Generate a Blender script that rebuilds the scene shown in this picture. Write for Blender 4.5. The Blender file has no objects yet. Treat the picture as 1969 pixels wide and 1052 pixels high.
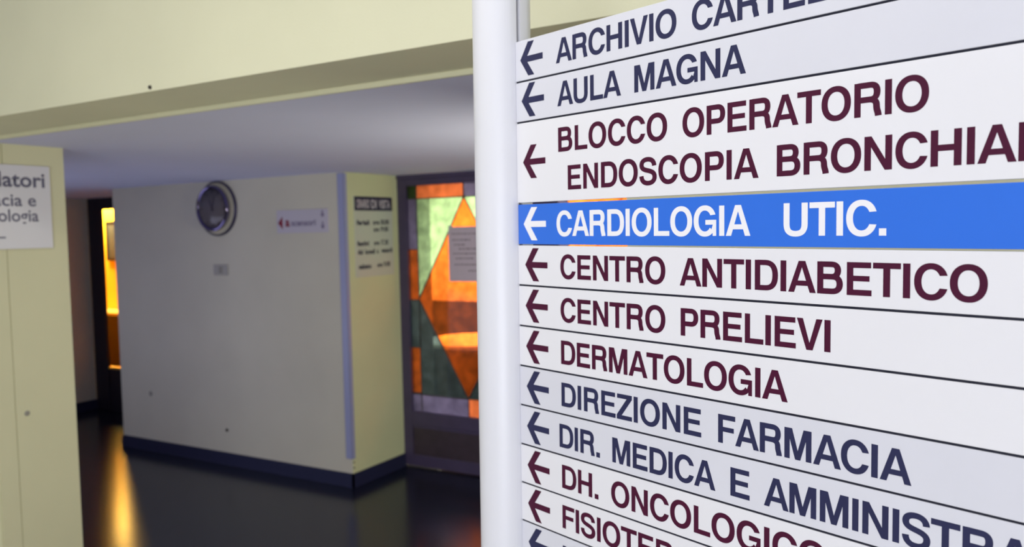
import bpy, bmesh, math, random
from mathutils import Vector, Matrix
random.seed(7)
D = bpy.data; SC = bpy.context.scene; COL = SC.collection
PI = math.pi

# ------------------------------------------------------------------ camera, world, lights, exposure
EYE = Vector((0, 0, 1.8))
cam = D.cameras.new('camera'); cam_o = D.objects.new('camera', cam); COL.objects.link(cam_o)
cR, cU, cB = ((0.864904, 0.501433, -0.022473), (-0.007055, 0.056913, 0.998354), (0.501887, -0.863322, 0.052762))
cam_o.matrix_world = Matrix(((cR[0], cU[0], cB[0], EYE.x), (cR[1], cU[1], cB[1], EYE.y), (cR[2], cU[2], cB[2], EYE.z), (0, 0, 0, 1)))
cam.sensor_width = 36; cam.lens = 28.547; cam.clip_start = 0.02
cam.dof.use_dof = True; cam.dof.focus_distance = 0.95; cam.dof.aperture_fstop = 6.0
SC.camera = cam_o
SC.view_settings.view_transform = 'Standard'; SC.view_settings.look = 'None'
SC.view_settings.gamma = 1; SC.view_settings.use_curve_mapping = False
SC.view_settings.exposure = 1.0

w = D.worlds.new('world'); SC.world = w; w.use_nodes = True
w.node_tree.nodes['Background'].inputs[0].default_value = (0.75, 0.85, 1.0, 1)
w.node_tree.nodes['Background'].inputs[1].default_value = 1.0

def area(name, loc, tgt, sx, sy, power, col):
    l = D.lights.new(name, 'AREA'); l.shape = 'RECTANGLE'; l.size = sx; l.size_y = sy
    l.energy = power; l.color = col
    o = D.objects.new(name, l); COL.objects.link(o); o.location = loc
    o.rotation_euler = (Vector(tgt) - Vector(loc)).to_track_quat('-Z', 'Y').to_euler()
    return o
# daylight through the two windows in the wall behind the camera
area('window_daylight', (0.7, -3.3, 1.12), (0.2, 0, 1.1), 2.2, 1.5, 43, (0.93, 0.95, 1.0))
# unseen ceiling lamp, placed and stretched to brighten the lintel
area('unseen_hall_lamp', (-1.3, 0.3, 3.14), (-1.3, 0.3, 0), 2.4, 0.3, 12.5, (1.0, 0.98, 0.86))
# rear corridor: a warm lamp to the right behind the front wall, and an added bluish fill light aimed at the clock wall
area('corridor_lamp', (-0.9, 3.2, 1.45), (-3.9, 4.3, 1.2), 0.5, 0.5, 12, (1.0, 0.98, 0.76))
area('corridor_blue_fill', (-5.6, 2.32, 1.1), (-5.3, 6, 2.7), 3.2, 1.3, 9.0, (0.68, 0.72, 1.0))
# room behind the stained glass doors, and the lit office at the far left
area('glass_room_lamp', (-4.2, 7.0, 2.42), (-4.2, 7.3, 0), 2.4, 0.6, 112, (1.0, 0.97, 0.9))
area('office_lamp', (-11.0, 7.0, 2.42), (-11.0, 7.15, 1.2), 0.9, 0.2, 48, (1.0, 0.72, 0.20))

# ------------------------------------------------------------------ materials
def lin(c):
    return tuple(((x / 255) / 12.92 if x / 255 <= 0.04045 else ((x / 255 + 0.055) / 1.055) ** 2.4) for x in c)
def mat(name, rgb, rough=0.6, metal=0.0, spec=0.5, noise=0.0, nscale=6.0, bump=0.0, bscale=200.0, coat=0.0):
    m = D.materials.new(name); m.use_nodes = True; nt = m.node_tree; b = nt.nodes['Principled BSDF']
    c = lin(rgb); b.inputs['Base Color'].default_value = (*c, 1)
    b.inputs['Roughness'].default_value = rough; b.inputs['Metallic'].default_value = metal
    b.inputs['Specular IOR Level'].default_value = spec; b.inputs['Coat Weight'].default_value = coat
    tc = nt.nodes.new('ShaderNodeTexCoord')
    if noise:
        n = nt.nodes.new('ShaderNodeTexNoise'); n.inputs['Scale'].default_value = nscale; n.inputs['Detail'].default_value = 5
        nt.links.new(tc.outputs['Object'], n.inputs['Vector'])
        r = nt.nodes.new('ShaderNodeValToRGB')
        r.color_ramp.elements[0].position = 0.3; r.color_ramp.elements[1].position = 0.7
        r.color_ramp.elements[0].color = (*[x * (1 - noise) for x in c], 1)
        r.color_ramp.elements[1].color = (*[min(1, x * (1 + noise)) for x in c], 1)
        nt.links.new(n.outputs['Fac'], r.inputs['Fac']); nt.links.new(r.outputs['Color'], b.inputs['Base Color'])
    if bump:
        n2 = nt.nodes.new('ShaderNodeTexNoise'); n2.inputs['Scale'].default_value = bscale; n2.inputs['Detail'].default_value = 3
        nt.links.new(tc.outputs['Object'], n2.inputs['Vector'])
        bp = nt.nodes.new('ShaderNodeBump'); bp.inputs['Strength'].default_value = bump; bp.inputs['Distance'].default_value = 0.002
        nt.links.new(n2.outputs['Fac'], bp.inputs['Height']); nt.links.new(bp.outputs['Normal'], b.inputs['Normal'])
    return m
def glass_mat(name, rgb, clear=0.45, nscale=14.0):
    """coloured cathedral glass: part clear tint, part diffusing, with a glossy surface"""
    m = D.materials.new(name); m.use_nodes = True; nt = m.node_tree; nt.nodes.clear()
    out = nt.nodes.new('ShaderNodeOutputMaterial'); c = lin(rgb)
    tc = nt.nodes.new('ShaderNodeTexCoord'); n = nt.nodes.new('ShaderNodeTexNoise'); n.inputs['Scale'].default_value = nscale
    n.inputs['Detail'].default_value = 4; nt.links.new(tc.outputs['Object'], n.inputs['Vector'])
    r = nt.nodes.new('ShaderNodeValToRGB'); r.color_ramp.elements[0].position = .3; r.color_ramp.elements[1].position = .7
    r.color_ramp.elements[0].color = (*[x * .8 for x in c], 1); r.color_ramp.elements[1].color = (*[min(1, x * 1.15) for x in c], 1)
    nt.links.new(n.outputs['Fac'], r.inputs['Fac'])
    tr = nt.nodes.new('ShaderNodeBsdfTransparent'); tl = nt.nodes.new('ShaderNodeBsdfTranslucent')
    gl = nt.nodes.new('ShaderNodeBsdfGlossy'); gl.inputs['Roughness'].default_value = 0.08
    nt.links.new(r.outputs['Color'], tr.inputs['Color']); nt.links.new(r.outputs['Color'], tl.inputs['Color'])
    m1 = nt.nodes.new('ShaderNodeMixShader'); m1.inputs[0].default_value = clear
    nt.links.new(tl.outputs[0], m1.inputs[1]); nt.links.new(tr.outputs[0], m1.inputs[2])
    m2 = nt.nodes.new('ShaderNodeMixShader'); m2.inputs[0].default_value = 0.03
    nt.links.new(m1.outputs[0], m2.inputs[1]); nt.links.new(gl.outputs[0], m2.inputs[2])
    nt.links.new(m2.outputs[0], out.inputs['Surface'])
    return m
M = dict(
    cream=mat('cream_wall_paint', (228, 226, 196), .75, noise=.025, nscale=3, bump=.25, bscale=260),
    jamb=mat('jamb_paint', (212, 209, 176), .6, noise=.02, nscale=3, bump=.2, bscale=220),
    greywall=mat('corridor_wall_paint', (205, 200, 188), .75, noise=.03, nscale=2.5, bump=.25, bscale=200),
    column=mat('column_paint', (208, 212, 172), .75, noise=.03, nscale=2.5, bump=.25, bscale=200),
    ceiling=mat('white_ceiling_paint', (218, 220, 252), .85, noise=.02, nscale=2),
    floor=mat('dark_polished_linoleum', (24, 27, 46), .2, spec=.38, noise=.12, nscale=9, bump=.04, bscale=120),
    terrazzo=mat('pale_terrazzo', (214, 210, 200), .3, noise=.15, nscale=60),
    base=mat('navy_rubber_baseboard', (36, 38, 70), .45),
    guard=mat('lilac_grey_corner_guard', (156, 160, 202), .4),
    pole=mat('white_painted_aluminium', (224, 224, 232), .38, bump=.03, bscale=500),
    slat_grey=mat('greyish_enamelled_slat', (217, 217, 227), .36, noise=.012, nscale=9, bump=.025, bscale=700),
    slat=mat('white_enamelled_slat', (231, 230, 236), .34, noise=.008, nscale=9, bump=.025, bscale=700),
    blue=mat('blue_enamelled_slat', (50, 112, 222), .34, noise=.03, nscale=7, bump=.025, bscale=700),
    dark=mat('dark_slot', (22, 24, 44), .7),
    navy=mat('navy_vinyl', (40, 42, 78), .6, spec=.3, noise=.06, nscale=30),
    maroon=mat('maroon_vinyl', (70, 4, 44), .6, spec=.3, noise=.06, nscale=30),
    white=mat('white_vinyl', (240, 238, 244), .45),
    frame=mat('brown_door_frame', (72, 62, 92), .4, noise=.08, nscale=10),
    dado=mat('dark_dado', (34, 26, 30), .6),
    kick=mat('brown_kick_panel', (62, 50, 62), .5, noise=.12, nscale=14),
    lead=mat('lead_came', (66, 62, 62), .5, metal=.3),
    brass=mat('brass_rail', (226, 196, 110), .35, metal=.7),
    black=mat('black_frame', (28, 22, 40), .55),
    paper=mat('notice_paper', (196, 182, 198), .8, noise=.02, nscale=20),
    ink=mat('grey_ink', (92, 78, 96), .8),
    darkink=mat('dark_ink', (42, 38, 66), .7),
    acrylic=mat('pale_sign_board', (196, 200, 190), .35),
    lilac=mat('lilac_sign_plate', (196, 190, 206), .35),
    red=mat('dark_red_print', (130, 16, 46), .6),
    gray_ink=mat('faded_grey_print', (128, 118, 148), .7),
    wardplate=mat('white_ward_plate', (214, 212, 222), .4),
    wardink=mat('slate_lettering', (92, 90, 116), .6),
    chrome=mat('chromed_case', (150, 145, 175), .16, metal=1.0),
    darkchrome=mat('smoked_chrome', (120, 112, 150), .14, metal=1.0),
    dial=mat('clock_dial', (128, 120, 128), .5),
    clockring=mat('clock_backing_ring', (196, 190, 172), .5),
    bezel=mat('dark_bezel', (70, 64, 98), .3, metal=.6),
    plate=mat('grey_switch_plate', (168, 164, 162), .5),
    screw=mat('dull_screw', (70, 64, 60), .5, metal=.5),
    stain=mat('scuff', (150, 146, 140), .9),
    yellow=mat('yellow_office_wall', (246, 190, 60), .7),
    cabinet=mat('reddish_brown_counter', (36, 10, 12), .45, noise=.15, nscale=10),
    ctop=mat('pale_counter_top', (245, 225, 170), .35),
    picture=mat('grey_print', (62, 68, 88), .5, noise=.1, nscale=5),
    roomwall=mat('pale_room_wall', (225, 222, 205), .8),
    drum=mat('brown_drum_table', (96, 58, 40), .5),
    drumtop=mat('pale_drum_top', (238, 226, 196), .4),
    grille=mat('lamp_housing', (225, 225, 225), .5),
)
G = dict(
    green=glass_mat('green_glass', (206, 226, 196), .75), orange=glass_mat('orange_glass', (240, 168, 104), .93),
    peach=glass_mat('peach_glass', (236, 170, 130), .5), grey=glass_mat('grey_violet_glass', (160, 155, 178), .6),
    teal=glass_mat('dark_teal_glass', (138, 152, 156), .88), dgreen=glass_mat('dark_green_glass', (104, 122, 90), .6),
)

# ------------------------------------------------------------------ mesh helpers
class MB:
    def __init__(s): s.v = []; s.f = []
    def quad(s, *p):
        i = len(s.v); s.v += [tuple(q) for q in p]; s.f.append(tuple(range(i, i + len(p))))
    def box(s, a, b):
        x0, y0, z0 = [min(a[k], b[k]) for k in range(3)]; x1, y1, z1 = [max(a[k], b[k]) for k in range(3)]
        i = len(s.v)
        s.v += [(x0,y0,z0),(x1,y0,z0),(x1,y1,z0),(x0,y1,z0),(x0,y0,z1),(x1,y0,z1),(x1,y1,z1),(x0,y1,z1)]
        s.f += [tuple(i + k for k in q) for q in ((0,3,2,1),(4,5,6,7),(0,1,5,4),(1,2,6,5),(2,3,7,6),(3,0,4,7))]
    def prism(s, pts, h0, h1, f=lambda x, y, h: (x, y, h)):
        """polygon (list of 2-D points, any winding) swept from h0 to h1"""
        a = sum(pts[k][0]*pts[(k+1) % len(pts)][1] - pts[(k+1) % len(pts)][0]*pts[k][1] for k in range(len(pts)))
        if a < 0: pts = pts[::-1]
        n = len(pts); i = len(s.v)
        s.v += [f(x, y, h0) for x, y in pts] + [f(x, y, h1) for x, y in pts]
        s.f.append(tuple(i + k for k in range(n))[::-1]); s.f.append(tuple(i + n + k for k in range(n)))
        for k in range(n):
            k2 = (k + 1) % n; s.f.append((i + k, i + k2, i + n + k2, i + n + k))
    def lathe(s, prof, seg=48, f=lambda x, y, h: (x, y, h)):
        """prof: list of (radius, height), open profile"""
        i = len(s.v); m = len(prof)
        for k in range(seg):
            t = 2*PI*k/seg
            s.v += [f(r*math.cos(t), r*math.sin(t), h) for r, h in prof]
        for k in range(seg):
            k2 = (k + 1) % seg
            for j in range(m - 1):
                s.f.append((i + k*m + j, i + k2*m + j, i + k2*m + j + 1, i + k*m + j + 1))
    def build(s, name, m, parent=None, smooth=False, bevel=0.0):
        me = D.meshes.new(name); me.from_pydata(s.v, [], s.f)
        bm = bmesh.new(); bm.from_mesh(me)
        bmesh.ops.remove_doubles(bm, verts=bm.verts, dist=1e-6)
        bmesh.ops.recalc_face_normals(bm, faces=bm.faces)
        if bevel:
            bmesh.ops.bevel(bm, geom=[e for e in bm.edges if e.is_manifold and e.calc_face_angle(0) > .6], offset=bevel, segments=2, affect='EDGES', profile=.5)
        bm.to_mesh(me); bm.free()
        me.materials.append(m)
        o = D.objects.new(name, me); COL.objects.link(o)
        if parent: o.parent = parent
        if smooth:
            for p in me.polygons: p.use_smooth = True
            mod = None
            try:
                me.set_sharp_from_angle(angle=math.radians(35))
            except Exception: pass
        return o
def box(name, a, b, m, parent=None, bevel=0.0):
    s = MB(); s.box(a, b); return s.build(name, m, parent, bevel=bevel)
def empty(name, loc=(0, 0, 0), mw=None):
    o = D.objects.new(name, None); COL.objects.link(o); o.empty_display_size = .1
    if mw is not None: o.matrix_world = mw
    else: o.location = loc
    return o
def tag(o, label=None, cat=None, group=None, kind=None):
    if label: o['label'] = label
    if cat: o['category'] = cat
    if group: o['group'] = group
    if kind: o['kind'] = kind
    return o
def struct(name, boxes, m, parent=None):
    s = MB()
    for a, b in boxes: s.box(a, b)
    o = s.build(name, m, parent)
    if parent is None: o['kind'] = 'structure'
    return o

# ------------------------------------------------------------------ the setting
ZC, ZS = 2.235, 2.249           # corridor ceiling, underside of the lintel
YF, YB = 1.617, 1.914           # lintel front and back
XJ, XR = -3.750, -0.655         # opening's left and right jamb
H = 3.2
struct('floor', [((-12.4, YB, -.1), (3.6, 9.0, 0))], M['floor'])
struct('floor_front', [((-6.0, -3.6, -.1), (3.6, YB, 0))], M['terrazzo'])
struct('wall_front', [((XJ - .015, YF, ZS), (XR, YB, H)),                   # lintel over the opening
                      ((-6.0, YF, 0), (XJ - .015, YB, H)),
                      ((XR, YF, 0), (3.6, YB, H))], M['cream'])
struct('ceiling_corridor', [((-9.6, YB, ZC), (3.6, 5.0, ZC + .12)), ((-9.6, 5.0, ZC), (-3.9, 5.25, ZC + .12))], M['ceiling'])
# the strip where the corridor ceiling drops behind the lintel is the corridor ceiling's own edge board
struct('trim_1', [((XJ - .3, YB - .006, ZC - .001), (XR + .2, YB + .004, ZS + .004))], M['cream'])
s = MB(); s.box((-9.6, YB, 0), (XJ, 1.992, ZC)); s.box((-9.6, 1.996, 0), (XJ, 2.272, ZC)); s.box((-9.6, 1.99, 0), (XJ - .004, 1.998, ZC))
tag(s.build('wall_jamb', M['jamb']), kind='structure')
struct('wall_jamb_right', [((XR, YB, 0), (3.6, 2.05, ZC))], M['cream'])
struct('ceiling', [((-6.0, -3.6, H), (3.6, YB, H + .12))], M['ceiling'])
struct('wall_left', [((-6.15, -3.6, 0), (-6.0, YB, H))], M['cream'])
struct('wall_right', [((3.6, -3.6, 0), (3.75, 5.0, H))], M['cream'])
struct('wall_back', [((-6.0, -3.7, 0), (-0.5, -3.55, H)), ((1.9, -3.7, 0), (3.6, -3.55, H)),
                     ((-0.5, -3.7, 0), (1.9, -3.55, .45)), ((-0.5, -3.7, 2.1), (1.9, -3.55, H))], M['cream'])
wf = struct('window_1', [((-0.5, -3.66, .45), (-.44, -3.6, 2.1)), ((1.84, -3.66, .45), (1.9, -3.6, 2.1)), ((-.44, -3.66, .45), (1.84, -3.6, .51)),
                    ((-.44, -3.66, 2.04), (1.84, -3.6, 2.1)), ((.67, -3.66, .51), (.73, -3.6, 2.04))], M['pole'])
# the rear corridor
YK, XK, YD = 4.335, -3.865, 4.93
struct('wall_clock', [((-6.47, YK, 0), (XK, 5.35, ZC))], M['greywall'])
struct('wall_column', [((XK - .001, YK + .002, 0), (XK + .003, YD, ZC))], M['column'])
struct('wall_end', [((-8.35, 2.272, 0), (-8.2, 5.2, ZC))], M['greywall'])
struct('wall_corridor_right', [((-1.35, YD, 0), (3.6, YD + .12, ZC))], M['greywall'])
struct('baseboard_clock', [((-6.482, YK - .012, 0), (XK + .014, YK, .1)), ((XK, YK - .012, 0), (XK + .014, YD, .1))], M['base'])
struct('baseboard_end', [((-8.2, 2.272, 0), (-8.188, 5.2, .1))], M['base'])
struct('baseboard_block', [((-6.482, YK, 0), (-6.47, 5.2, .1))], M['base'])
s = MB()   # corner guard: an L-shaped strip over the column's corner
s.box((XK - .052, YK - .006, .205), (XK + .006, YK, 2.228)); s.box((XK, YK - .006, .205), (XK + .007, YK + .026, 2.228))
tag(s.build('trim_2', M['guard'], bevel=.0015), kind='structure')

def dot(name, c, axis, r, m, depth=.004):
    s = MB()
    if axis == 'y': f = lambda x, y, h: (c[0] + x, c[1] - h, c[2] + y)
    else: f = lambda x, y, h: (c[0] + h, c[1] + x, c[2] + y)
    s.lathe([(r, -.001), (r, depth * .6), (r * .7, depth), (r * .2, depth), (r * .15, depth * .5), (0, depth * .5)], 16, f)
    return s.build(name, m, smooth=True)
tag(dot('wall_plug', (-5.151, YK, .279), 'y', .014, M['screw'], .008), 'small dark stub low on the clock wall above the baseboard', 'wall plug')
tag(dot('wall_plug', (-6.075, YK, .493), 'y', .022, M['stain'], .003), 'faint grey round smudge at lower left of the clock wall', 'wall plug')  # thin disc standing in for a smudge on the wall
tag(dot('wall_plug', (XJ, 2.043, 1.021), 'x', .012, M['stain'], .003), 'small grey round cap on the left jamb below the ward plate', 'wall plug')
tag(dot('screw', (XK + .003, YK + .012, .178), 'x', .007, M['screw'], .003), 'upper of two screws under the lilac corner guard', 'screw', 'screws under the corner guard')
tag(dot('screw', (XK + .003, YK + .012, .140), 'x', .007, M['screw'], .003), 'lower of two screws under the lilac corner guard', 'screw', 'screws under the corner guard')
tag(dot('wall_plug', (-2.2, YF, ZS + .012), 'y', .006, M['screw'], .006), 'tiny dark stub on the lower edge of the lintel', 'wall plug')

# ------------------------------------------------------------------ stained glass doors
def glazed_leaf(name, x0, x1, mirror_fill, handle_side):
    root = empty(name, (0, 0, 0)); root['kind'] = 'structure'
    y0, y1 = YD - .0, YD + .045
    g0, g1, gz0, gz1 = x0 + .085, x1 - .14, .437, 2.153     # glazed opening
    s = MB()
    s.box((x0, y0, .012), (g0, y1, 2.206)); s.box((g1, y0, .012), (x1, y1, 2.206))
    s.box((g0, y0, gz1), (g1, y1, 2.206)); s.box((g0, y0, .33), (g1, y1, gz0)); s.box((g0, y0, .012), (g1, y1, .1))
    s.build('frame', M['frame'], root, bevel=.004)
    box('kick_panel', (g0, y0 + .012, .1), (g1, y0 + .03, .33), M['kick'], root)
    box('kick_panel_moulding', (g0, y0 + .006, .31), (g1, y0 + .012, .33), M['frame'], root)
    gy = y0 + .018
    def pane(pts, m):
        s = MB(); s.prism(pts, 0, .005, lambda x, y, h: (x, gy + .005 - h, y)); return s.build('glass_pane', m, root)
    xs0, xs1 = g0 + .085, g1 - .085; xm = (xs0 + xs1) / 2
    zt, zb = 2.055, .569; zm = 1.30
    z_strip = [gz0, .578, .927, 1.29, 1.674, zt, gz1]
    leftm = [G['grey'], G['orange'], G['teal'], G['orange'], G['grey'], G['dgreen']]
    for k in range(6):
        for a, b in ((g0, xs0), (xs1, g1)):
            pane([(a, z_strip[k]), (b, z_strip[k]), (b, z_strip[k+1]), (a, z_strip[k+1])], leftm[k])
    pane([(xs0, zt), (xm, zt), (xm, gz1), (xs0, gz1)], G['peach']); pane([(xm, zt), (xs1, zt), (xs1, gz1), (xm, gz1)], G['grey'])
    pane([(xs0, gz0), (xm, gz0), (xm, zb), (xs0, zb)], G['grey']); pane([(xm, gz0), (xs1, gz0), (xs1, zb), (xm, zb)], G['peach'])
    up = G['orange'] if mirror_fill else G['green']
    pane([(xs0, zt), (xs0, zm), (xm, zt)], up); pane([(xs1, zt), (xm, zt), (xs1, zm)], up)
    pane([(xs0, zb), (xm, zb), (xs0, zm)], G['teal']); pane([(xs1, zb), (xs1, zm), (xm, zb)], G['teal'])
    pane([(xm, zt), (xs0, zm), (xm, zb), (xs1, zm)], G['orange'])
    def came(a, b, wd=.007):
        dx, dz = b[0]-a[0], b[1]-a[1]; L = math.hypot(dx, dz); nx, nz = -dz/L*wd/2, dx/L*wd/2
        s = MB(); s.prism([(a[0]+nx, a[1]+nz), (b[0]+nx, b[1]+nz), (b[0]-nx, b[1]-nz), (a[0]-nx, a[1]-nz)], 0, .009, lambda x, y, h: (x, gy + .007 - h, y))
        s.build('lead_came', M['lead'], root)
    for a, b in (((xs0, gz0), (xs0, gz1)), ((xs1, gz0), (xs1, gz1)), ((g0, zt), (g1, zt)), ((g0, zb), (g1, zb)),
                 ((xm, zt), (xm, gz1)), ((xm, zb), (xm, gz0)), ((xs0, zm), (xm, zt)), ((xm, zt), (xs1, zm)), ((xs0, zm), (xm, zb)), ((xm, zb), (xs1, zm))): came(a, b)
    for k in (1, 2, 3, 4):
        for a, b in ((g0, xs0), (xs1, g1)): came((a, z_strip[k]), (b, z_strip[k]), .006)
    hx = x1 - .06 if handle_side > 0 else x0 + .05
    s = MB(); s.prism([(hx - .014, .92), (hx + .014, .92), (hx + .014, 1.14), (hx - .014, 1.14)], 0, .006, lambda x, y, h: (x, y0 - h, y))
    s.box((hx - .01, y0 - .05, 1.03), (hx + .01, y0, 1.05)); s.box((hx - (.12 if handle_side > 0 else -.0), y0 - .055, 1.03), (hx + (.0 if handle_side > 0 else .12), y0 - .038, 1.05))
    s.build('door_handle', M['bezel'], root)
    return root
glazed_leaf('door_1', -3.865, -2.62, False, 1)
glazed_leaf('door_2', -2.60, -1.36, True, -1)
struct('trim_3', [((-2.635, YD - .012, .012), (-2.585, YD - .0005, 2.206)), ((-1.37, YD - .004, 0), (-1.34, YD + .05, ZC)), ((-3.865, YD - .01, 2.206), (-1.35, YD + .05, ZC))], M['frame'])

# room behind the doors
struct('ceiling_glass_room', [((-6.0, 5.35, 2.5), (-1.0, 8.2, 2.6)), ((-3.9, YD + .05, 2.5), (-1.0, 5.35, 2.6))], M['ceiling'])
struct('wall_glass_room', [((-6.0, 8.0, 0), (-1.0, 8.15, 2.5)), ((-1.15, YD + .12, 0), (-1.0, 8.0, 2.5)), ((-6.1, 5.35, 0), (-6.0, 8.15, 2.5)),
                           ((-6.0, 5.33, 0), (-3.9, 5.36, 2.5)), ((-4.0, YD + .05, ZC), (-1.0, YD + .12, 2.5))], M['roomwall'])
t = tag(empty('drum_table', (-4.12, 6.35, 0)), 'round drum-shaped table with a pale top behind the orange glass', 'table')
s = MB(); s.lathe([(0, .80), (.42, .80), (.44, .79), (.44, .765), (.42, .75), (0, .75)], 48); s.build('tabletop', M['drumtop'], t, smooth=True)
s = MB(); s.lathe([(.40, .75), (.38, .72), (.33, .1), (.36, .04), (.36, 0.0)], 48); s.build('drum_base', M['drum'], t, smooth=True)

struct('trim_4', [((-6.0, 7.96, 0), (-1.15, 8.0, 0.95)), ((-6.0, 7.94, 0.95), (-1.15, 8.0, 0.98)), ((-6.0, 5.4, 0), (-5.96, 7.94, 0.95)), ((-6.0, 5.4, 0.95), (-5.94, 7.94, 0.98))], M['dado'])
# ------------------------------------------------------------------ lit office at the far left
d3 = empty('door_3'); d3['kind'] = 'structure'
s = MB(); s.box((-8.2, 5.2, 0), (-7.975, 5.225, ZC)); s.box((-7.0, 5.2, 0), (-6.40, 5.3, ZC)); s.box((-7.975, 5.2, 2.115), (-7.0, 5.225, ZC))
s.build('frame', M['black'], d3, bevel=.004)
box('threshold', (-7.955, 5.2, 0), (-7.0, 5.3, .008), M['black'], d3)
box('lower_panel', (-7.975, 5.215, .008), (-7.0, 5.24, .44), M['black'], d3)
box('kick_rail', (-7.975, 5.205, .44), (-7.0, 5.24, .462), M['brass'], d3)
struct('wall_office', [((-12.4, 7.2, 0), (-7.0, 7.3, 2.45)), ((-12.4, 5.3, 0), (-12.3, 7.2, 2.45)), ((-7.0, 5.3, 0), (-6.9, 7.3, 2.45)), ((-12.4, 5.25, 0), (-8.2, 5.3, 2.45)),
                       ((-8.2, 5.25, ZC), (-6.9, 5.3, 2.45))], M['yellow'])
struct('ceiling_office', [((-12.4, 5.25, 2.45), (-6.9, 7.3, 2.55))], M['ceiling'])
t = tag(empty('service_counter', (-10.9, 6.9, 0)), 'reddish brown counter with a brightly lit pale top in the yellow office', 'counter')
box('body', (-.9, -.03, .06), (1.4, .29, .76), M['cabinet'], t)
box('glow_plinth', (-.9, -.01, 0), (1.4, .27, .06), M['yellow'], t)  # yellow colour stands in for light glowing under the kickboard
box('counter_top', (-.9, -.07, .76), (1.4, .29, .80), M['ctop'], t, bevel=.004)
t = tag(empty('framed_picture', (-10.62, 7.2, 1.8)), 'grey picture in a dark frame on the yellow office wall', 'picture')
# placed on the office's back wall
s = MB(); s.box((-.28, -.03, .235), (.4, 0, .265)); s.box((-.28, -.03, -.30), (.4, 0, -.255)); s.box((-.28, -.03, -.26), (-.262, 0, .24)); s.box((.37, -.03, -.26), (.4, 0, .24))
s.build('picture_frame', M['black'], t)
box('print', (-.263, -.018, -.256), (.371, -.002, .236), M['picture'], t)

# ------------------------------------------------------------------ lettering: own bold grotesque capitals, 718 units cap height
PW, PH = 146.0, 125.0
class Poly(list): g = 0      # one convex piece of a letter; pieces of one stroke share g
_g = [0]
def grp(polys):
    _g[0] += 1; out = []
    for q in polys:
        p = Poly(q); p.g = _g[0]; out.append(p)
    return out
def bez(p0, p1, p2, p3, n=9):
    return [tuple((1-t)**3*p0[k] + 3*(1-t)**2*t*p1[k] + 3*(1-t)*t*t*p2[k] + t**3*p3[k] for k in (0, 1)) for t in [i/n for i in range(n+1)]]
def path(*seg):
    out = []
    for g in seg:
        g = bez(*g) if len(g) == 4 else list(g)
        if out and math.hypot(out[-1][0]-g[0][0], out[-1][1]-g[0][1]) < 1e-6: g = g[1:]
        out += g
    return out
def stroke(pts, wx=PW, wy=PH):
    n = len(pts); L = []; R = []
    for i in range(n):
        a = pts[max(0, i-1)]; b = pts[min(n-1, i+1)]; dx, dy = b[0]-a[0], b[1]-a[1]; l = math.hypot(dx, dy)
        nx, ny = -dy/l, dx/l
        k = 1.0 / math.sqrt((nx/1.0)**2 + (ny/1.0)**2)
        L.append((pts[i][0] + nx*wx/2*k, pts[i][1] + ny*wy/2*k)); R.append((pts[i][0] - nx*wx/2*k, pts[i][1] - ny*wy/2*k))
    return grp([[L[i], L[i+1], R[i+1], R[i]] for i in range(n-1)])
def rect(x0, y0, x1, y1):
    if y1 - y0 > x1 - x0: x0 -= 3.5; x1 += 3.5      # stems a little stouter
    return grp([[(x0, y0), (x1, y0), (x1, y1), (x0, y1)]])
def ring(cx, cy, ao, bo, ai, bi, o0=0, o1=360, i0=None, i1=None, n=40, e=2.15):
    if i0 is None: i0, i1 = o0, o1
    def P(a, b, t):
        c, s_ = math.cos(t), math.sin(t)
        return (cx + a*math.copysign(abs(c)**(2/e), c), cy + b*math.copysign(abs(s_)**(2/e), s_))
    q = []
    for k in range(n):
        t0, t1 = math.radians(o0 + (o1-o0)*k/n), math.radians(o0 + (o1-o0)*(k+1)/n)
        u0, u1 = math.radians(i0 + (i1-i0)*k/n), math.radians(i0 + (i1-i0)*(k+1)/n)
        q.append([P(ao, bo, t0), P(ao, bo, t1), P(ai, bi, u1), P(ai, bi, u0)])
    return grp(q)
GL = {}
GL['A'] = (695, [[(20,0),(168,0),(361,575),(280,718)], [(280,718),(361,575),(442,718)], [(702,0),(554,0),(361,575),(442,718)], [(196,152),(526,152),(488,268),(234,268)]], 20, 702)
def _b(): return rect(76,0,214,718) + stroke(path(((150,658),(410,658)), ((410,658),(505,658),(556,612),(556,525)), ((556,525),(556,436),(505,384),(410,384)), ((410,384),(150,384)))) + \
    stroke(path(((150,384),(430,384)), ((430,384),(540,384),(600,326),(600,225)), ((600,225),(600,118),(540,60),(425,60)), ((425,60),(150,60))))
GL['B'] = (722, _b(), 76, 669)
GL['C'] = (722, ring(376, 359, 332, 378, 186, 253, 19, 341, 28, 332), 44, 684)
GL['D'] = (722, rect(76,0,214,718) + stroke(path(((150,658),(360,658)), ((360,658),(530,658),(616,555),(616,359)), ((616,359),(616,155),(530,60),(360,60)), ((360,60),(150,60)))), 76, 685)
GL['E'] = (667, rect(76,0,214,718) + rect(214,594,607,718) + rect(214,308,575,426) + rect(214,0,621,124), 76, 621)
GL['F'] = (611, rect(76,0,214,718) + rect(214,594,587,718) + rect(214,294,545,412), 76, 587)
GL['G'] = (778, ring(380, 359, 336, 378, 190, 253, 22, 318, 31, 322) + rect(398,268,713,384) + rect(618,0,713,384) + [[(618,90),(640,0),(618,268),(560,100)]], 44, 713)
GL['H'] = (722, rect(71,0,209,718) + rect(513,0,651,718) + rect(209,300,513,424), 71, 651)
GL['I'] = (278, rect(69,0,209,718), 69, 209)
GL['L'] = (611, rect(76,0,214,718) + rect(214,0,583,124), 76, 583)
GL['M'] = (833, rect(69,0,203,718) + rect(630,0,764,718) + [[(130,718),(267,718),(417,205),(350,0)], [(350,0),(417,205),(483,0)], [(703,718),(566,718),(417,205),(483,0)]], 69, 764)
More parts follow.
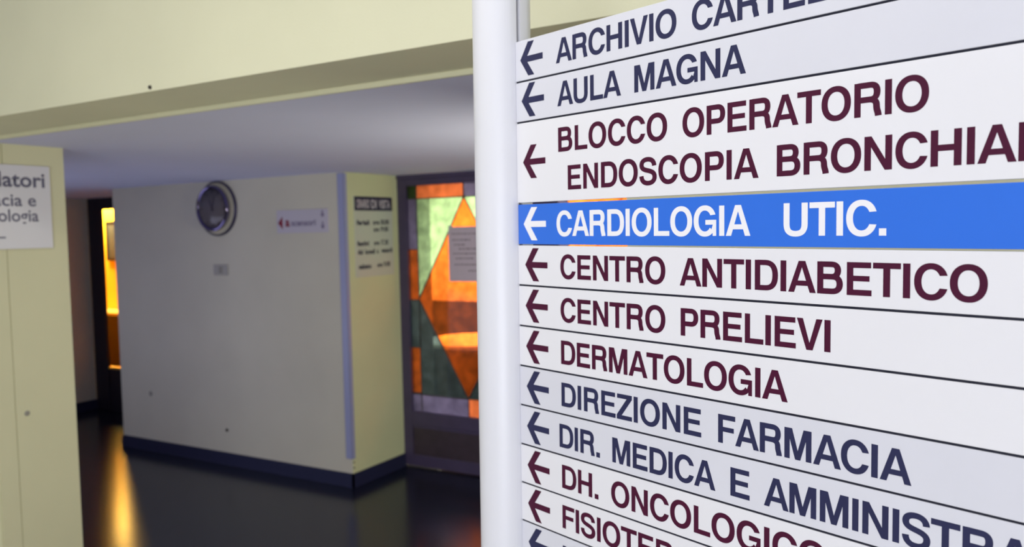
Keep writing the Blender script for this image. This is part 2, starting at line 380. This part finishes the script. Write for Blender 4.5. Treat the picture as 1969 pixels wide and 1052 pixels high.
GL['N'] = (722, rect(69,0,205,718) + rect(518,0,654,718) + [[(72,718),(218,718),(652,0),(506,0)]], 69, 654)
GL['O'] = (778, ring(389, 359, 345, 378, 197, 253), 44, 734)
GL['P'] = (667, rect(76,0,214,718) + stroke(path(((150,658),(400,658)), ((400,658),(508,658),(557,595),(557,488)), ((557,488),(557,380),(508,318),(400,318)), ((400,318),(150,318)))), 76, 627)
GL['R'] = (722, rect(76,0,214,718) + stroke(path(((150,658),(430,658)), ((430,658),(530,658),(576,605),(576,510)), ((576,510),(576,410),(530,354),(430,354)), ((430,354),(150,354)))) +
           stroke(path(((380,354),(440,354),(562,354),(566,225)), ((566,225),(566,110),(603,95),(607,0)))), 76, 677)
GL['S'] = (667, stroke(path(((548,498),(544,615),(455,677),(328,677)), ((328,677),(195,677),(112,625),(112,530)), ((112,530),(112,430),(200,405),(335,376)),
           ((335,376),(480,344),(560,305),(560,205)), ((560,205),(560,95),(465,41),(338,41)), ((338,41),(190,41),(112,115),(108,235)))), 39, 629)
GL['T'] = (611, rect(236,0,376,594) + rect(14,594,598,718), 14, 598)
GL['U'] = (722, stroke(path(((141,718),(141,260)), ((141,260),(141,115),(205,42),(361,42)), ((361,42),(517,42),(581,115),(581,260)), ((581,260),(581,718)))), 72, 651)
GL['V'] = (667, [[(19,718),(168,718),(333,160),(258,0)], [(258,0),(333,160),(411,0)], [(648,718),(499,718),(333,160),(411,0)]], 19, 648)
GL['Z'] = (611, rect(40,596,586,718) + rect(25,0,586,122) + [[(25,118),(208,118),(582,600),(398,600)]], 25, 586)
GL['.'] = (278, rect(64,0,214,146), 64, 214)
GL['('] = (0, [], 0, 0)

def word_polys(text, u0, u1, base, cap):
    """word set between u0 and u1 (ink edges), baseline at base, cap height cap; the tracking takes up the slack"""
    k = cap / 718.0
    first, last = GL[text[0]], GL[text[-1]]
    natural = (sum(GL[c][0] for c in text) - first[2] - (last[0] - last[3])) * k
    sx = 1.0; tr = 0.0
    if len(text) > 1:
        tr = ((u1 - u0) - natural) / (len(text) - 1)
        if abs(tr) > .055 * cap:      # keep the tracking moderate, squeeze the letters for the rest
            lim = math.copysign(.055 * cap, tr); sx = ((u1 - u0) - lim * (len(text) - 1)) / natural; tr = lim
    x = u0 - first[2] * k * sx; out = []
    for c in text:
        gs = []
        for q in GL[c][1]:
            g = q.g if isinstance(q, Poly) else id(q)
            if g not in gs: gs.append(g)
            out.append(([(x + px * k * sx, base + py * k) for px, py in q], gs.index(g) * .012))
        x += GL[c][0] * k * sx + tr
    return out

# ------------------------------------------------------------------ the directory sign in front
O = Vector((-0.609105, 1.067657, 1.777394)); S = Vector((0.943121, -0.332329, -0.008958)); T = Vector((0.009433, -0.000183, 0.999955)); N = Vector((-0.332315, -0.943164, 0.002962))
MMW = Matrix(((S.x*.001, T.x*.001, N.x*.001, O.x), (S.y*.001, T.y*.001, N.y*.001, O.y), (S.z*.001, T.z*.001, N.z*.001, O.z), (0, 0, 0, 1)))   # millimetres along, up, out
def sg(x, y, h): return tuple(MMW @ Vector((x, y, h)))
sign = tag(empty('directory_sign', tuple(O - T * O.z)), 'large floor-standing directory board of white and blue slats between round white posts', 'sign')
inv = Matrix.Translation(-(O - T * O.z))
def sgp(x, y, h): return tuple(inv @ (MMW @ Vector((x, y, h))))
SLATW = 905.0
def post(mirror):
    uc, vc, Rr = -42.0, -8.8, 44.5
    a0 = math.asin(14.8 / Rr)
    pts = []
    n = 56
    for k in range(n + 1):
        t = a0 + (2*PI - 2*a0) * k / n
        pts.append((uc + Rr*math.cos(t), vc + Rr*math.sin(t)))
    # pts run from (0,+6) round the back to (0,-23.6); then the slot in the flat face
    pts += [(0, -10.3), (-22, -10.3), (-22, -3.0), (0, -3.0)]
    if mirror: pts = [(SLATW + 0.8 - x, y) for x, y in pts][::-1]
    m = MB(); z0 = -O.z*1000 + 1; z1 = 640
    i = 0; nn = len(pts)
    m.v += [sgp(x, z0, y) for x, y in pts] + [sgp(x, z1, y) for x, y in pts]
    for k in range(nn):
        k2 = (k+1) % nn; m.f.append((k, k2, nn+k2, nn+k))
    # caps: split so that the slot stays open
    m.f.append(tuple(range(nn))); m.f.append(tuple(range(nn, 2*nn)))
    o = m.build('pole', M['pole'], sign, smooth=True)
    b = MB(); b.prism([((SLATW + .8 - x) if mirror else x, y) for x, y in ((-21.9, -10.2), (-15, -10.2), (-15, -3.1), (-21.9, -3.1))], z0, z1, lambda x, y, h: sgp(x, h, y))
    tag(b.build('slot_liner', M['dark'], o), 'dark liner inside the slot')
    f = MB(); f.lathe([(0, 0), (90, 0), (90, 6), (86, 9), (46, 9), (46, 30), (44.6, 32)], 48, lambda x, y, h: sgp((SLATW + .8 - uc if mirror else uc) + x, z0 - 1 + h, vc + y))
    f.build('foot_plate', M['pole'], sign, smooth=True)
    return o
post(False); post(True)
ARROW = [[(11.2,30.6),(28.5,55.5),(41.5,55.5),(23.6,30.6)], [(11.2,30.6),(23.6,30.6),(41.5,6.4),(28.5,6.4)], [(19,26.2),(60,26.2),(60,35.0),(19,35.0)]]
def slat(top, bot, colour, ink, texts, arrow_c, arrow_dx, label, v=0.0, seal=True):
    m = MB(); u0 = .4
    m.prism([(u0, bot), (SLATW, bot), (SLATW, top), (u0, top)], v - 9.0, v, sgp)
    o = m.build('slat', colour, sign, bevel=.00045); tag(o, label)
    if seal:    # dark sealing strip that closes the joint under this slat
        g = MB(); g.prism([(u0 + .2, bot - 2.8), (SLATW - .2, bot - 2.8), (SLATW - .2, bot - .05), (u0 + .2, bot - .05)], v - 8.0, v - 1.6, sgp)
        g.build('joint_strip', M['dark'], o)
    a = MB()
    for n_, q in enumerate(ARROW): a.prism([(x + arrow_dx, y - 30.6 + arrow_c) for x, y in q], v - .02, v + .20 + .012 * n_, sgp)
    a.build('arrow', ink, o)
    for txt, a0, a1, base, cap in texts:
        l = MB()
        for q, dh in word_polys(txt, a0, a1, base, cap): l.prism(q, v - .02, v + .20 + dh, sgp)
        l.build('lettering', ink, o)
nv, mr, wt = M['navy'], M['maroon'], M['white']
slat(302.7, 244.3, M['slat_grey'], nv, [('ARCHIVIO', 87.5, 299.5, 257.5, 34), ('CARTELLE', 322.4, 550, 257.8, 34)], 274.0, 0, 'topmost greyish white slat reading ARCHIVIO CARTELLE in navy')
slat(241.6, 184.5, M['slat_grey'], nv, [('AULA', 89.5, 209.4, 197.3, 34), ('MAGNA', 232.2, 396.8, 197.6, 34)], 214.0, 1.8, 'greyish white slat reading AULA MAGNA in navy')
slat(181.8, 64.2, M['slat'], mr, [('BLOCCO', 90.4, 284.8, 133.3, 34), ('OPERATORIO', 308.2, 596.3, 133.3, 34), ('ENDOSCOPIA', 109.1, 413.5, 79.2, 34), ('BRONCHIALE', 436.3, 725, 79.3, 34)],
     123.6, 3.2, 'double-height white slat reading BLOCCO OPERATORIO and ENDOSCOPIA BRONCHIALE in maroon', seal=False)
slat(61.2, 2.0, M['blue'], wt, [('CARDIOLOGIA', 84.1, 402.5, 14.2, 35.4), ('UTIC.', 444.4, 556.9, 14.3, 35.4)], 32.0, 1.6, 'bright blue slat reading CARDIOLOGIA UTIC. in white', v=-1.0, seal=False)
slat(0.0, -58.6, M['slat'], mr, [('CENTRO', 91.9, 281.2, -46.5, 34), ('ANTIDIABETICO', 303.6, 650.2, -46.8, 34)], -28.6, 5.0, 'white slat reading CENTRO ANTIDIABETICO in maroon')
slat(-61.3, -120.1, M['slat'], mr, [('CENTRO', 91.4, 281.0, -108.4, 34), ('PRELIEVI', 305.0, 499.9, -108.6, 34)], -90.2, 4.6, 'white slat reading CENTRO PRELIEVI in maroon')
slat(-122.8, -181.2, M['slat'], mr, [('DERMATOLOGIA', 91.6, 450.8, -169.6, 34)], -151.6, 4.6, 'white slat reading DERMATOLOGIA in maroon')
slat(-183.9, -241.7, M['slat_grey'], nv, [('DIREZIONE', 91.5, 335.3, -230.8, 34.2), ('FARMACIA', 359.9, 585.1, -231.5, 34.2)], -212.6, 4.6, 'greyish white slat reading DIREZIONE FARMACIA in navy')
slat(-244.3, -302.2, M['slat_grey'], nv, [('DIR.', 86.5, 166.4, -291.5, 34), ('MEDICA', 189.6, 355.8, -292.0, 34), ('E', 377.1, 400.7, -292.0, 34), ('AMMINISTRATIVA', 421.7, 787, -292.2, 34)],
     -273.6, 4.2, 'greyish white slat reading DIR. MEDICA E AMMINISTRATIVA in navy')
slat(-304.9, -361.9, M['slat'], mr, [('DH.', 90.9, 162.9, -351.0, 34), ('ONCOLOGICO', 186.7, 498.0, -351.2, 34)], -333.6, 4.2, 'white slat reading DH. ONCOLOGICO in maroon')
slat(-364.5, -421.3, M['slat'], mr, [('FISIOTERAPIA', 90.9, 400, -410.4, 34)], -392.8, 4.2, 'white slat reading FISIOTERAPIA in maroon')
slat(-423.9, -482.0, M['slat_grey'], nv, [('L', 90.9, 108, -470.6, 34)], -453.0, 4.2, 'lowest greyish white slat with a navy arrow', seal=False)

# ------------------------------------------------------------------ small lettering for the blurred signs (default vector face)
def small_text(name, txt, hgt, fn, m, parent, bold=.02, width=None, lift=.0006):
    """fn(x, y, h) maps text plane metres to the parent's space; x starts at 0, y is the baseline"""
    cu = D.curves.new('t', 'FONT'); cu.body = txt; cu.size = 1.0; cu.offset = bold; cu.resolution_u = 4; cu.fill_mode = 'FRONT'
    to = D.objects.new('t', cu); COL.objects.link(to)
    dg = bpy.context.evaluated_depsgraph_get(); me = D.meshes.new_from_object(to.evaluated_get(dg))
    D.objects.remove(to); D.curves.remove(cu)
    k = hgt / .729
    xs = [v.co.x for v in me.vertices]; x0, x1 = min(xs), max(xs)
    kx = k if width is None else width / (x1 - x0)
    for v in me.vertices: v.co = fn((v.co.x - x0) * kx, v.co.y * k, lift)
    me.name = name; me.materials.clear(); me.materials.append(m)
    o = D.objects.new(name, me); COL.objects.link(o); o.parent = parent
    return o

# ward plate on the left jamb
t = tag(empty('ward_plate', (XJ, 2.2, 1.774)), 'white plate with grey lettering on the left jamb, cut by the picture edge', 'sign')
wp = box('plate', (0, -.54, -.006), (.012, -.003, .369), M['wardplate'], t, bevel=.0015)
def wfn(y0, z0): return lambda x, y, h: Vector((.0121 + h, y0 + x, z0 + y))
# right-aligned lines; each runs out of the picture at the left
def ward_line(txt, y_end, z, hgt, wid, bold=.02):
    small_text('lettering', txt, hgt, wfn(y_end - wid, z), M['wardink'], wp, bold, wid)
ward_line('Ambulatori', -.029, .272, .068, .455, .022)
ward_line('Farmacia e', -.073, .186, .056, .355, .014)
ward_line('Cardiologia', -.065, .117, .056, .345, .014)
s = MB(); s.box((.012, -.40, .042), (.0127, -.214, .049)); s.build('underline', M['wardink'], wp)

# opening hours board on the column
t = tag(empty('opening_hours_board', (XK + .003, 4.43, 1.49)), 'tall pale opening hours board with a dark heading on the column side', 'sign')
hp = box('board', (0, 0, 0), (.005, .43, .58), M['acrylic'], t)
tag(box('heading', (.005, .004, .478), (.0075, .426, .578), M['darkink'], hp), 'dark heading band')
def hfn(y0, z0, x0=.0052): return lambda x, y, h: Vector((x0 + h, y0 + x, z0 + y))
for txt, a, wd in (('ORARIO', .025, .14), ('DI', .185, .06), ('VISITA', .27, .13)):
    small_text('lettering', txt, .062, hfn(a, .497, .0078), M['lilac'], hp, .03, wd)
for txt, a, wd, z in (('feriali', .02, .14, .375), ('ore', .20, .07, .377), ('18.00', .285, .10, .378), ('ore', .205, .06, .325), ('19.00', .285, .09, .326),
                      ('festivi', .02, .13, .225), ('ore', .205, .06, .227), ('17.30', .285, .085, .229), ('dal', .025, .055, .165), ('lunedì', .105, .11, .165), ('a', .235, .02, .167), ('venerdì', .285, .13, .169),
                      ('sabato', .03, .14, .06), ('ore', .235, .06, .064), ('9.00', .31, .075, .066)):
    small_text('lettering', txt, .036, hfn(a, z), M['darkink'], hp, .035, wd)

# direction plate on the clock wall
t = tag(empty('direction_plate', (-4.515, YK, 1.818)), 'small lilac direction plate with a red arrowhead on the clock wall', 'sign')
dp = box('plate', (0, -.006, 0), (.505, 0, .168), M['lilac'], t)
def dfn(x0, z0): return lambda x, y, h: Vector((x0 + x, -.0062 - h, z0 + y))
s = MB(); s.prism([(.012, .075), (.058, .028), (.058, .122)], .006, .0072, lambda x, y, h: (x, -h, y)); tag(s.build('arrowhead', M['red'], dp), 'dark red arrowhead')
small_text('lettering', 'a', .068, dfn(.085, .05), M['red'], dp, .03, .045)
small_text('lettering', 'scensori', .046, dfn(.145, .052), M['gray_ink'], dp, .03, .24)
for zc_, sc in ((.112, 1), (.028, 1.1)):
    s = MB()
    s.prism([(.452 - .012, zc_), (.452 + .012, zc_), (.452 + .014, zc_ + .026*sc), (.452 - .014, zc_ + .026*sc)], .006, .0072, lambda x, y, h: (x, -h, y))
    s.prism([(.452 + .009*math.cos(q*PI/4), zc_ + .037*sc + .009*math.sin(q*PI/4)) for q in range(8)], .006, .0072, lambda x, y, h: (x, -h, y))
    s.build('pictogram', M['gray_ink'], dp)

# switch cover plate
t = tag(empty('cover_plate', (-5.14, YK, 1.545)), 'small grey rectangular cover plate under the wall clock', 'cover plate')
box('plate', (-.082, -.008, -.042), (.082, 0, .042), M['plate'], t, bevel=.003)
box('rocker', (-.02, -.012, -.026), (.02, -.008, .026), M['stain'], t, bevel=.002)

# wall clock: domed chrome drum standing off a pale backing ring
t = tag(empty('wall_clock', (-5.15, YK, 2.022)), 'round domed chrome wall clock on a pale ring near the ceiling', 'clock')
f_ = lambda x, y, h: (x, -h, y)
s = MB(); s.lathe([(0, 0), (.203, 0), (.203, .012), (.198, .018), (.150, .020), (.150, .0)], 64, f_); s.build('backing_ring', M['clockring'], t, smooth=True)
s = MB(); s.lathe([(.213, 0), (.213, .014), (.208, .020), (.201, .020), (.198, .012)], 64, f_); s.build('outer_rim', M['bezel'], t, smooth=True)
s = MB(); s.lathe([(.150, .010), (.160, .02), (.170, .035), (.174, .048)], 64, f_); s.build('case', M['chrome'], t, smooth=True)
s = MB(); s.lathe([(.174, .048), (.177, .054), (.177, .061), (.173, .067), (.165, .070), (.155, .067), (.149, .060), (.148, .054)], 64, f_); s.build('bezel', M['darkchrome'], t, smooth=True)
dl = MB(); dl.lathe([(0, .055), (.150, .055)], 64, f_); dl = dl.build('dial', M['dial'], t)
for k in range(12):
    a = k * PI / 6; c, sn = math.cos(a), math.sin(a); L0, L1, wd = (.118, .142, .005)
    s = MB(); s.prism([(L0*sn - wd*c, L0*c + wd*sn), (L1*sn - wd*c, L1*c + wd*sn), (L1*sn + wd*c, L1*c - wd*sn), (L0*sn + wd*c, L0*c - wd*sn)], .055, .0565, f_)
    s.build('hour_mark', M['ink'], dl)
dm = D.materials.new('clear_dome'); dm.use_nodes = True; nt = dm.node_tree; nt.nodes.clear()
_o = nt.nodes.new('ShaderNodeOutputMaterial'); _t = nt.nodes.new('ShaderNodeBsdfTransparent'); _g = nt.nodes.new('ShaderNodeBsdfGlossy'); _g.inputs['Roughness'].default_value = .12
_l = nt.nodes.new('ShaderNodeLayerWeight'); _l.inputs['Blend'].default_value = .35; _m = nt.nodes.new('ShaderNodeMixShader')
nt.links.new(_l.outputs['Fresnel'], _m.inputs[0]); nt.links.new(_t.outputs[0], _m.inputs[1]); nt.links.new(_g.outputs[0], _m.inputs[2]); nt.links.new(_m.outputs[0], _o.inputs['Surface'])
s = MB(); s.lathe([(.150, .060), (.135, .072), (.105, .084), (.06, .092), (0, .095)], 48, f_); tag(s.build('crystal', dm, t, smooth=True), 'domed clear crystal')
def hand(name, ang, L, wd, h0):
    c, sn = math.cos(ang), math.sin(ang); s = MB()
    s.prism([(-.02*sn - wd*c, -.02*c + wd*sn), (L*sn - wd*.4*c, L*c + wd*.4*sn), (L*sn + wd*.4*c, L*c - wd*.4*sn), (-.02*sn + wd*c, -.02*c - wd*sn)], h0, h0 + .0012, f_)
    s.build(name, M['bezel'], t)
hand('hour_hand', -.45, .075, .006, .0575); hand('minute_hand', .3, .11, .004, .0592)

# paper notice taped to the door glass
t = tag(empty('paper_notice', (-3.407, YD + .012, 1.437)), 'grey paper notice with faint print taped to the stained glass', 'notice')
pp = box('sheet', (0, -.003, 0), (.30, 0, .40), M['paper'], t)
s = MB()
for x0, x1, z in ((.03, .27, .345), (.035, .2, .30), (.05, .11, .265), (.09, .22, .235), (.04, .25, .20), (.06, .2, .165), (.05, .24, .12), (.17, .25, .075)):
    x = x0
    while x < x1:
        L = random.uniform(.012, .035); s.prism([(x, z), (x + L, z), (x + L, z + .007), (x, z + .007)], .003, .0034, f_); x += L + .008
tag(s.build('faint_print', M['ink'], pp), kind='stuff')
for x in (.02, .28):
    box('adhesive_tape', (x - .02, -.0036, .385), (x + .02, -.003, .41), M['acrylic'], pp)

# ceiling lamp housings for the lamps out of view
t = tag(empty('unseen_ceiling_lamp', (-1.3, .3, 3.2)), 'added long white ceiling lamp, out of view before the lintel', 'lamp')
s = MB(); s.box((-1.26, -.2, -.05), (-1.23, .2, 0)); s.box((1.23, -.2, -.05), (1.26, .2, 0)); s.box((-1.23, -.2, -.05), (1.23, -.17, 0)); s.box((-1.23, .17, -.05), (1.23, .2, 0))
s.build('housing', M['grille'], t)
